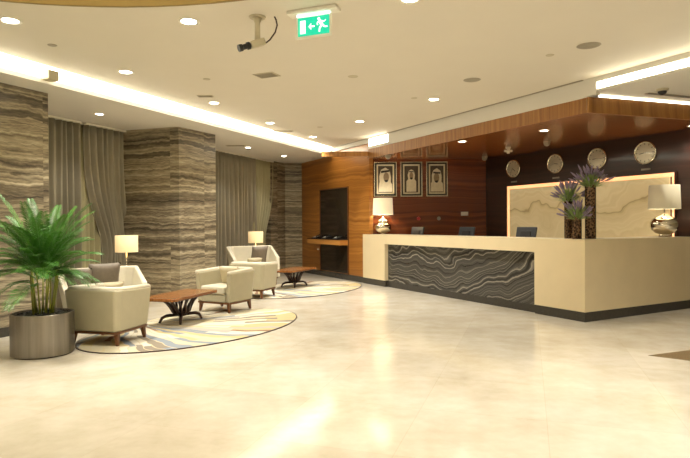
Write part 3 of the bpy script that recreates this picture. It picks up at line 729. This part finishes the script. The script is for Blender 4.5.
cushion('throw_cushion', 'grey throw cushion on the palm side of the near winged armchair', rel(L1, ra, .36, .1, .63), ra-.4, math.radians(-17), .36, .36, .13, 'greyfab', G)
cushion('lumbar_cushion', 'small cream lumbar roll lying on the near winged armchair seat', rel(L1, ra, -.02, .30, .52), ra, math.radians(-25), .36, .15, .13, 'piping', G)
r2 = fac(.6, -.8)
cushion('throw_cushion', 'grey satin throw cushion in the far winged armchair', rel(L2, r2, -.14, .04, .70), r2, math.radians(-17), .42, .40, .13, 'greyfab', G)
cushion('lumbar_cushion', 'small cream lumbar roll in the far winged armchair', rel(L2, r2, .10, .26, .57), r2, math.radians(-25), .38, .15, .13, 'piping', G)
cushion('throw_cushion', 'beige cushion leaning in the tub armchair that faces the camera', rel((-1.97, 9.18, 0), math.radians(154), -.03, -.09, .57), math.radians(154), math.radians(-17), .40, .30, .12, 'piping', 'cushions on the tub armchairs')

# ------------------------------------------------------------------ coffee tables
def coffee_table(label, loc, rz):
    o = thing('coffee_table', label, 'table', loc, rz, 'walnut coffee tables with fanned bases')
    bm = B(); prism(bm, [(-.25, -.58), (.25, -.58), (.28, -.53), (.28, .53), (.25, .58), (-.25, .58), (-.28, .53), (-.28, -.53)], .365, .405); tt = link('tabletop', bm, 'wood_t', o, bevel=.006)
    bm = B(); prism(bm, [(-.2, -.46), (.2, -.46), (.2, .46), (-.2, .46)], .345, .364); link('under_frame', bm, 'dkwood', tt)
    for k in range(14):
        a = k*PI/7+.13; ca, sa = math.cos(a), math.sin(a); bm = B()
        pts = [(ca*.05, sa*.06, .115), (ca*.11, sa*.14, .16), (ca*.12, sa*.19, .22), (ca*.14, sa*.27, .29), (ca*.17, sa*.36, .345)]
        tube(bm, pts, [.02, .022, .02, .018, .016], 6); link('fan_slat', bm, 'dkwood', o, smooth=True)
    link('hub', lathe(B(), [(.001, .09), (.07, .09), (.085, .105), (.07, .125), (.03, .15), (.001, .16)], 20, caps=False), 'dkwood', o, smooth=True)
    for sx in (-1, 1):
        for sy in (-1, 1):
            bm = B(); tube(bm, [(sx*.03, sy*.05, .108), (sx*.12, sy*.18, .108), (sx*.15, sy*.24, .085), (sx*.17, sy*.275, .016)], [.024, .024, .022, .016], 8); link('leg', bm, 'dkwood', o, smooth=True)
    return o
ct = coffee_table('near walnut coffee table with dark fanned base on the near rug', (-2.37, 8.06, .012), math.radians(-17))
copy_thing(ct, (-1.14, 12.5, .012), math.radians(-25), 'far walnut coffee table beside the back-turned armchair, near the wood wall')

# ------------------------------------------------------------------ side tables and lit lamps by the curtains
def side_lamp(lt, ls, loc, dz=0):
    t = thing('side_table', ls, 'table', (loc[0], loc[1], 0), 0, 'round side tables by the curtains')
    link('tabletop', lathe(B(), [(.001, .595), (.21, .595), (.22, .605), (.22, .62), (.001, .62)], 32, caps=False), 'wood_t', t)
    link('pedestal', lathe(B(), [(.03, .02), (.02, .1), (.02, .55), (.05, .594)], 16), 'dkwood', t, smooth=True)
    link('foot', lathe(B(), [(.15, 0), (.15, .012), (.04, .03)], 24), 'dkwood', t)
    o = thing('table_lamp', lt, 'lamp', (loc[0], loc[1], .62), 0, 'lit drum lamps by the curtains')
    link('lamp_base', lathe(B(), [(.001, 0), (.055, 0), (.055, .012), (.03, .02), (.055, .05), (.06, .075), (.04, .10), (.015, .13), (.011, .17), (.011, .42), (.001, .42)], 24, caps=False), 'silver', o, smooth=True)
    link('lamp_shade', lathe(B(), [(.18, .345), (.18, .62), (.176, .62), (.176, .345)], 40, caps=False), 'shade_on', o, smooth=True)
    bulb('bulb', (0, 0, .48), 5, o, (1, .76, .42), .03)
side_lamp('lit amber drum table lamp in front of the near curtain', 'round side table half hidden behind the near winged armchair', (-3.61, 9.25))
side_lamp('lit amber drum table lamp behind the far winged armchair', 'round side table hidden behind the far winged armchair', (-2.18, 13.65))

# ------------------------------------------------------------------ palm
PX, PY = -3.33, 6.15
pot = thing('steel_planter', 'wide brushed steel cylinder planter holding the palm', 'planter', (PX, PY, 0))
link('pot_body', lathe(B(), [(.001, .012), (.308, .012), (.316, .02), (.316, .450), (.312, .457), (.297, .457), (.292, .40), (.001, .40)], 56, caps=False), 'steel', pot, smooth=False)
link('pot_foot', lathe(B(), [(.29, 0), (.29, .012)], 48), 'black', pot)
bm = B(); rnd = random.Random(4)
for i in range(420):
    a = rnd.random()*2*PI; rr = .275*math.sqrt(rnd.random()); s = rnd.uniform(.014, .028)
    m = Matrix.Translation((rr*math.cos(a), rr*math.sin(a), .412+rnd.uniform(0, .03))) @ Matrix.Rotation(rnd.random()*3, 4, 'Z') @ Matrix.Diagonal((s*1.3, s, s*.7, 1))
    bmesh.ops.create_icosphere(bm, subdivisions=1, radius=1, matrix=m)
o = link('pebbles', bm, 'pebble', pot); o['kind'] = 'stuff'
palm = thing('areca_palm', 'bushy green areca palm growing in the steel planter', 'plant', (PX, PY, .42))
rnd = random.Random(11)
for i in range(15):
    a = rnd.random()*2*PI; r0 = rnd.uniform(.02, .11); r1_ = r0+rnd.uniform(.02, .09)
    h = rnd.uniform(.38, .62); bm = B()
    tube(bm, [(r0*math.cos(a), r0*math.sin(a), -.01), ((r0+r1_)/2*math.cos(a), (r0+r1_)/2*math.sin(a), h*.5), (r1_*math.cos(a), r1_*math.sin(a), h)], [.012, .010, .006], 6)
    link('stem', bm, 'stem', palm, smooth=True)
def frond(az, base, L, rise, droop):
    bm = B(); d = Vector((math.cos(az), math.sin(az), 0)); pts = []
    n = 26
    for k in range(n+1):
        u = k/n; pts.append(Vector(base)+d*(L*(u*.62+.3*u*u))+Vector((0, 0, rise*u-droop*u**2.4)))
    tube(bm, pts[::2], [.006-.0045*i/(n/2) for i in range(n//2+1)], 5)
    side = d.cross(Vector((0, 0, 1)))
    for k in range(4, n+1):
        u = k/n
        for rep in (0, .5):
            pass
            if k+rep > n: continue
            p = pts[k] if rep == 0 else (pts[k]+pts[min(k+1, n)])/2
            t = (pts[min(k+1, n)]-pts[k-1]).normalized()
            up = side.cross(t)
            l = .26*L*(math.sin(PI*min(1, (u*.86+.12)))**.7)+.03
            for s in (-1, 1):
                dr = (side*s*.72+t*.68+up*.22*rnd.uniform(.3, 1.4)).normalized()
                w = t*.0058
                q0 = p; q1 = p+dr*l*.5; q2 = p+dr*l+Vector((0, 0, -.22*l))
                v = [bm.verts.new(q0-w*.4), bm.verts.new(q0+w*.4), bm.verts.new(q1+w), bm.verts.new(q1-w), bm.verts.new(q2)]
                bm.faces.new(v[:4]); bm.faces.new((v[3], v[2], v[4]))
    link('frond', bm, 'leaf', palm)
NF = 60
for i in range(NF):
    az = i*2.399+rnd.uniform(-.2, .2); k = i/NF
    L = rnd.uniform(.46, .68)*(1-.3*k); rise = .22+.60*k+rnd.uniform(-.1, .06); droop = .22*(1-k)+.10
    b0 = (.07*math.cos(az), .07*math.sin(az), .36+.22*k+rnd.uniform(-.05, .05))
    frond(az, b0, L, rise, droop)

# ------------------------------------------------------------------ ceiling fixtures
def downlight(label, x, y, z, w, r=.085, group='recessed downlights in the main ceiling'):
    o = thing('recessed_downlight', label, 'ceiling light', (x, y, z), 0, group)
    link('trim_ring', lathe(B(), [(r-.012, -.001), (r, -.006), (r+.018, -.005), (r+.02, -.0005)], 28, caps=False), 'white', o, smooth=True)
    link('lamp_lens', lathe(B(), [(.001, -.003), (r-.012, -.003), (r-.012, -.0005), (.001, -.0005)], 28, caps=False), 'lampon', o)
    l = bpy.data.lights.new('spot', 'SPOT'); l.energy = w; l.color = WARM; l.spot_size = math.radians(112); l.spot_blend = .8; l.shadow_soft_size = .07
    s = bpy.data.objects.new('spot', l); C.objects.link(s); s.parent = o; s.location = (0, 0, -.03)
    return o
ml = [(-3.24, 5.46, 'near downlight at the photo left edge, above the palm'), (-1.52, 5.51, 'large near downlight left of the ceiling security camera'), (.59, 4.99, 'near downlight cut by the top photo edge, right of the exit sign'),
      (-2.84, 7.30, 'downlight just right of the beige box in the left cove'), (-2.13, 9.18, 'downlight above the tub armchair facing the camera'), (-1.46, 11.01, 'downlight second from the far end along the left cove'),
      (-.72, 12.8, 'farthest small downlight along the left cove'), (.30, 10.91, 'small downlight in mid ceiling before the bright slot'), (1.44, 9.02, 'downlight in main ceiling above the marble counter panel')]
hidden = [(2.6, 3.9), (5.0, 2.8), (2.8, 1.0), (0.6, .2), (-5.6, 1.2), (5.6, 5.0), (4.4, 5.4), (5.5, -1.5), (1, -3), (-3.5, -3)]  # added unseen downlights that brighten the lobby floor and counter
base = None
for x, y, lb in ml:
    if base is None: base = downlight(lb, x, y, ZM, DOWN_W)
    else: copy_thing(base, (x, y, ZM), 0, lb)
for x, y in hidden: copy_thing(base, (x, y, ZM), 0, 'added unseen downlight in the main ceiling, brightening the lobby')
sf = downlight('soffit downlight above the near curtain', -3.98, 9.11, ZS, 36, .07, 'downlights in the window soffit')
copy_thing(sf, (-2.26, 13.14, ZS), 0, 'soffit downlight above the far taupe curtain')
copy_thing(sf, (-1.6, 14.8, ZS), 0, 'farthest soffit downlight, near the cove end')
rc = downlight('downlight in the wood ceiling, left of the white cross fitting', 2.22, 10.57, ZR, DOWN_R, .07, 'downlights in the polished wood ceiling')
copy_thing(rc, (3.34, 9.38, ZR), 0, 'downlight in the wood ceiling, right of the white cross fitting')
copy_thing(rc, (5.6, 9.0, ZR), 0, 'downlight in the wood ceiling over the right counter leg, outside the photo')
bl = small_lathe('dome_camera', 'small pale dome camera on the wood ceiling, above the left portrait', 'camera', (.98, 12.6, ZR), [(.001, -.09), (.03, -.085), (.055, -.06), (.06, -.03), (.065, -.02), (.065, 0)], 'greypl', group='small dome fittings under the wood ceiling')
for x, y, lb in ((3.25, 13.0, 'small pale dome camera near the dark corner of wood ceiling'), (3.84, 10.64, 'small pale dome camera under wood ceiling, right of the cross fitting')):
    c = bl.copy(); C.objects.link(c); c.location = (x, y, ZR); c['label'] = lb
bm = B()
lathe(bm, [(.03, -.13), (.03, -.03)], 12); box(bm, 0, 0, -.08, .16, .04, .04); box(bm, 0, 0, -.08, .04, .16, .04); lathe(bm, [(.05, -.03), (.05, 0)], 16)
o = link('ceiling_fitting', bm, 'white', loc=(3.32, 11.37, ZR)); tag(o, 'white cross-shaped fitting hanging under the wood ceiling above leftmost clock', 'ceiling fitting')
def disc(name, label, cat, x, y, z, r, mat, group=None):
    o = link(name, lathe(B(), [(.001, -.006), (r*.9, -.006), (r, -.0005), (.001, -.0005)], 28, caps=False), mat, loc=(x, y, z)); return tag(o, label, cat, group)
disc('ceiling_speaker', 'larger grey round ceiling speaker, upper right of the main ceiling', 'speaker', 2.76, 6.33, ZM, .13, 'greypl', 'round ceiling speakers')
disc('ceiling_speaker', 'smaller grey round ceiling speaker, left of the larger one', 'speaker', 1.78, 7.81, ZM, .12, 'greypl', 'round ceiling speakers')
disc('sprinkler_cover', 'faint pale disc on main ceiling between the two grey speakers', 'ceiling fitting', 2.45, 6.68, ZM, .05, 'camgrey', 'small flush ceiling discs')
disc('sprinkler_cover', 'small pale disc next to the downlight above the counter', 'ceiling fitting', 1.11, 8.91, ZM, .05, 'camgrey', 'small flush ceiling discs')
disc('sprinkler_cover', 'small pale disc at upper left near the left cove', 'ceiling fitting', -3.22, 6.2, ZM, .05, 'greypl', 'small flush ceiling discs')
disc('sprinkler_cover', 'small pale disc before the grey vent beside the left cove', 'ceiling fitting', -1.88, 7.68, ZM, .05, 'camgrey', 'small flush ceiling discs')
disc('sprinkler_cover', 'pale disc on main ceiling below the exit sign', 'ceiling fitting', .12, 7.59, ZM, .07, 'camgrey', 'small flush ceiling discs')
disc('sprinkler_cover', 'small pale disc at the far end of the main ceiling', 'ceiling fitting', -.5, 11.5, ZM, .06, 'camgrey', 'small flush ceiling discs')
def grille(label, x, y, z, w, l, rz):
    o = thing('air_vent', label, 'vent', (x, y, z), rz, 'flush ceiling air vents')
    bm = B(); box(bm, 0, 0, -.004, w, l, .007); vf = link('vent_frame', bm, 'camgrey', o)
    for k in range(5):
        link('vent_slat', box(B(), 0, (k-2)*l/6, -.011, w*.86, l/14, .006), 'greypl', vf)
a_ = -math.radians(24)
grille('beige square vent between the security camera and the left cove', -1.03, 7.49, ZM, .30, .22, a_)
grille('small grey vent beside the downlight above the facing armchair', -2.15, 8.68, ZM, .24, .10, 0)
grille('faint vent in the far main ceiling by the left cove', -1.31, 11.96, ZM, .45, .14, 0)
grille('thin vent slot in the window soffit above the far curtain', -2.48, 12.8, ZS, .45, .10, 0)
# cove box
o = link('cove_sensor_box', box(B(), 0, 0, 0, .15, .15, .12, -math.radians(24)), 'camgrey', loc=(-3.72, 7.1, ZS+.085), bevel=.008); tag(o, 'beige metal box fixed inside the left cove light', 'box')
# pocket ceiling dome camera and linear diffuser
o = thing('dome_camera', 'dark dome camera with beige base on the pocket ceiling at right', 'camera', (4.29, 7.57, 3.20), 0)
link('camera_base', lathe(B(), [(.075, -.03), (.08, 0)], 24), 'camgrey', o)
link('camera_dome', lathe(B(), [(.001, -.085), (.03, -.078), (.052, -.055), (.058, -.031)], 20, caps=False), 'black', o, smooth=True)
o = thing('linear_diffuser', 'thin grey linear air slot on the pocket ceiling by the dome camera', 'vent', (4.25, 7.8, 3.20), math.atan2(.26, .72))
link('diffuser_frame', box(B(), .9, 0, -.004, 1.9, .09, .007), 'greypl', o); link('diffuser_slot', box(B(), .9, 0, -.0085, 1.86, .03, .002), 'black', o)

# ------------------------------------------------------------------ security camera on a bracket
o = thing('security_camera', 'beige ceiling security camera with black lens and looping cable', 'camera', (-.83, 5.4, ZM), 0)
link('ceiling_plate', lathe(B(), [(.075, -.012), (.08, 0)], 24), 'camgrey', o)
link('bracket_pole', lathe(B(), [(.028, -.22), (.026, -.06), (.045, -.013)], 16), 'camgrey', o, smooth=True)
bm = B(); box(bm, 0, 0, 0, .15, .075, .065, mat=Matrix.Translation((-.0, -.02, -.262)) @ Matrix.Rotation(math.radians(30), 4, 'Z') @ Matrix.Rotation(math.radians(-22), 4, 'Y'))
hs = link('camera_housing', bm, 'camgrey', o, bevel=.008)
bm = B(); ax = Matrix.Translation((-.0, -.02, -.262)) @ Matrix.Rotation(math.radians(30), 4, 'Z') @ Matrix.Rotation(math.radians(-22), 4, 'Y')
lathe(bm, [(.024, .074), (.036, .085), (.036, .11), (.026, .115), (.026, .16), (.034, .165), (.034, .20), (.001, .20)], 20)
bmesh.ops.transform(bm, matrix=ax @ Matrix.Rotation(-PI/2, 4, 'Y'), verts=bm.verts)
link('lens', bm, 'black', hs)
bm = B(); pts = [(.07, .02, -.25), (.12, .0, -.22), (.17, 0, -.15), (.19, 0, -.08), (.18, 0, -.03), (.165, 0, .0)]
tube(bm, pts, .008, 8); link('cable', bm, 'dkwood', o, smooth=True)

# ------------------------------------------------------------------ exit sign
ang = math.atan2(5.17-5.289, -.117+.44)
o = thing('exit_sign', 'green running-man exit sign with left arrow hanging from the ceiling', 'exit sign', (-.28, 5.23, ZM), ang)
link('sign_housing', box(B(), 0, 0, -.018, .50, .13, .035), 'white', o, bevel=.006)
link('tube_light', box(B(), 0, 0, -.045, .33, .03, .018), 'sign_t', o)
link('acrylic_panel', box(B(), 0, 0, -.155, .36, .006, .215), 'white', o)
face = link('sign_face', box(B(), 0, -.005, -.15, .315, .004, .17), 'sign_g', o)
def poly(bm, pts, y, t=.002):
    a = [bm.verts.new((x, y, z)) for x, z in pts]; b = [bm.verts.new((x, y+t, z)) for x, z in pts]; n = len(pts)
    bm.faces.new(a); bm.faces.new(b[::-1])
    for i in range(n): bm.faces.new((a[i], a[(i+1) % n], b[(i+1) % n], b[i]))
bm = B(); poly(bm, [(-.135, -.215), (-.08, -.215), (-.08, -.092), (-.135, -.092)], -.009); link('door_symbol', bm, 'sign_w', face)
bm = B(); poly(bm, [(-.05, -.155), (-.025, -.125), (-.018, -.132), (-.032, -.148), (.012, -.148), (.012, -.162), (-.032, -.162), (-.018, -.178), (-.025, -.185)], -.009); link('arrow', bm, 'sign_w', face)
bm = B()
def limb(a, b, w):
    a = Vector(a); b = Vector(b); n = (b-a).normalized(); n = Vector((-n.y, n.x))*w/2
    poly(bm, [tuple(a+n), tuple(b+n), tuple(b-n), tuple(a-n)], -.009)
poly(bm, [(.055+.014*math.cos(k*PI/6), -.092+.014*math.sin(k*PI/6)) for k in range(12)], -.009)
limb((.062, -.108), (.088, -.155), .030); limb((.062, -.112), (.038, -.13), .012); limb((.038, -.13), (.042, -.15), .011)
limb((.075, -.115), (.11, -.122), .012); limb((.11, -.122), (.125, -.108), .010)
limb((.085, -.152), (.062, -.180), .017); limb((.062, -.18), (.060, -.215), .014)
limb((.088, -.152), (.118, -.172), .017); limb((.118, -.172), (.142, -.172), .013)
link('running_man', bm, 'sign_w', face)
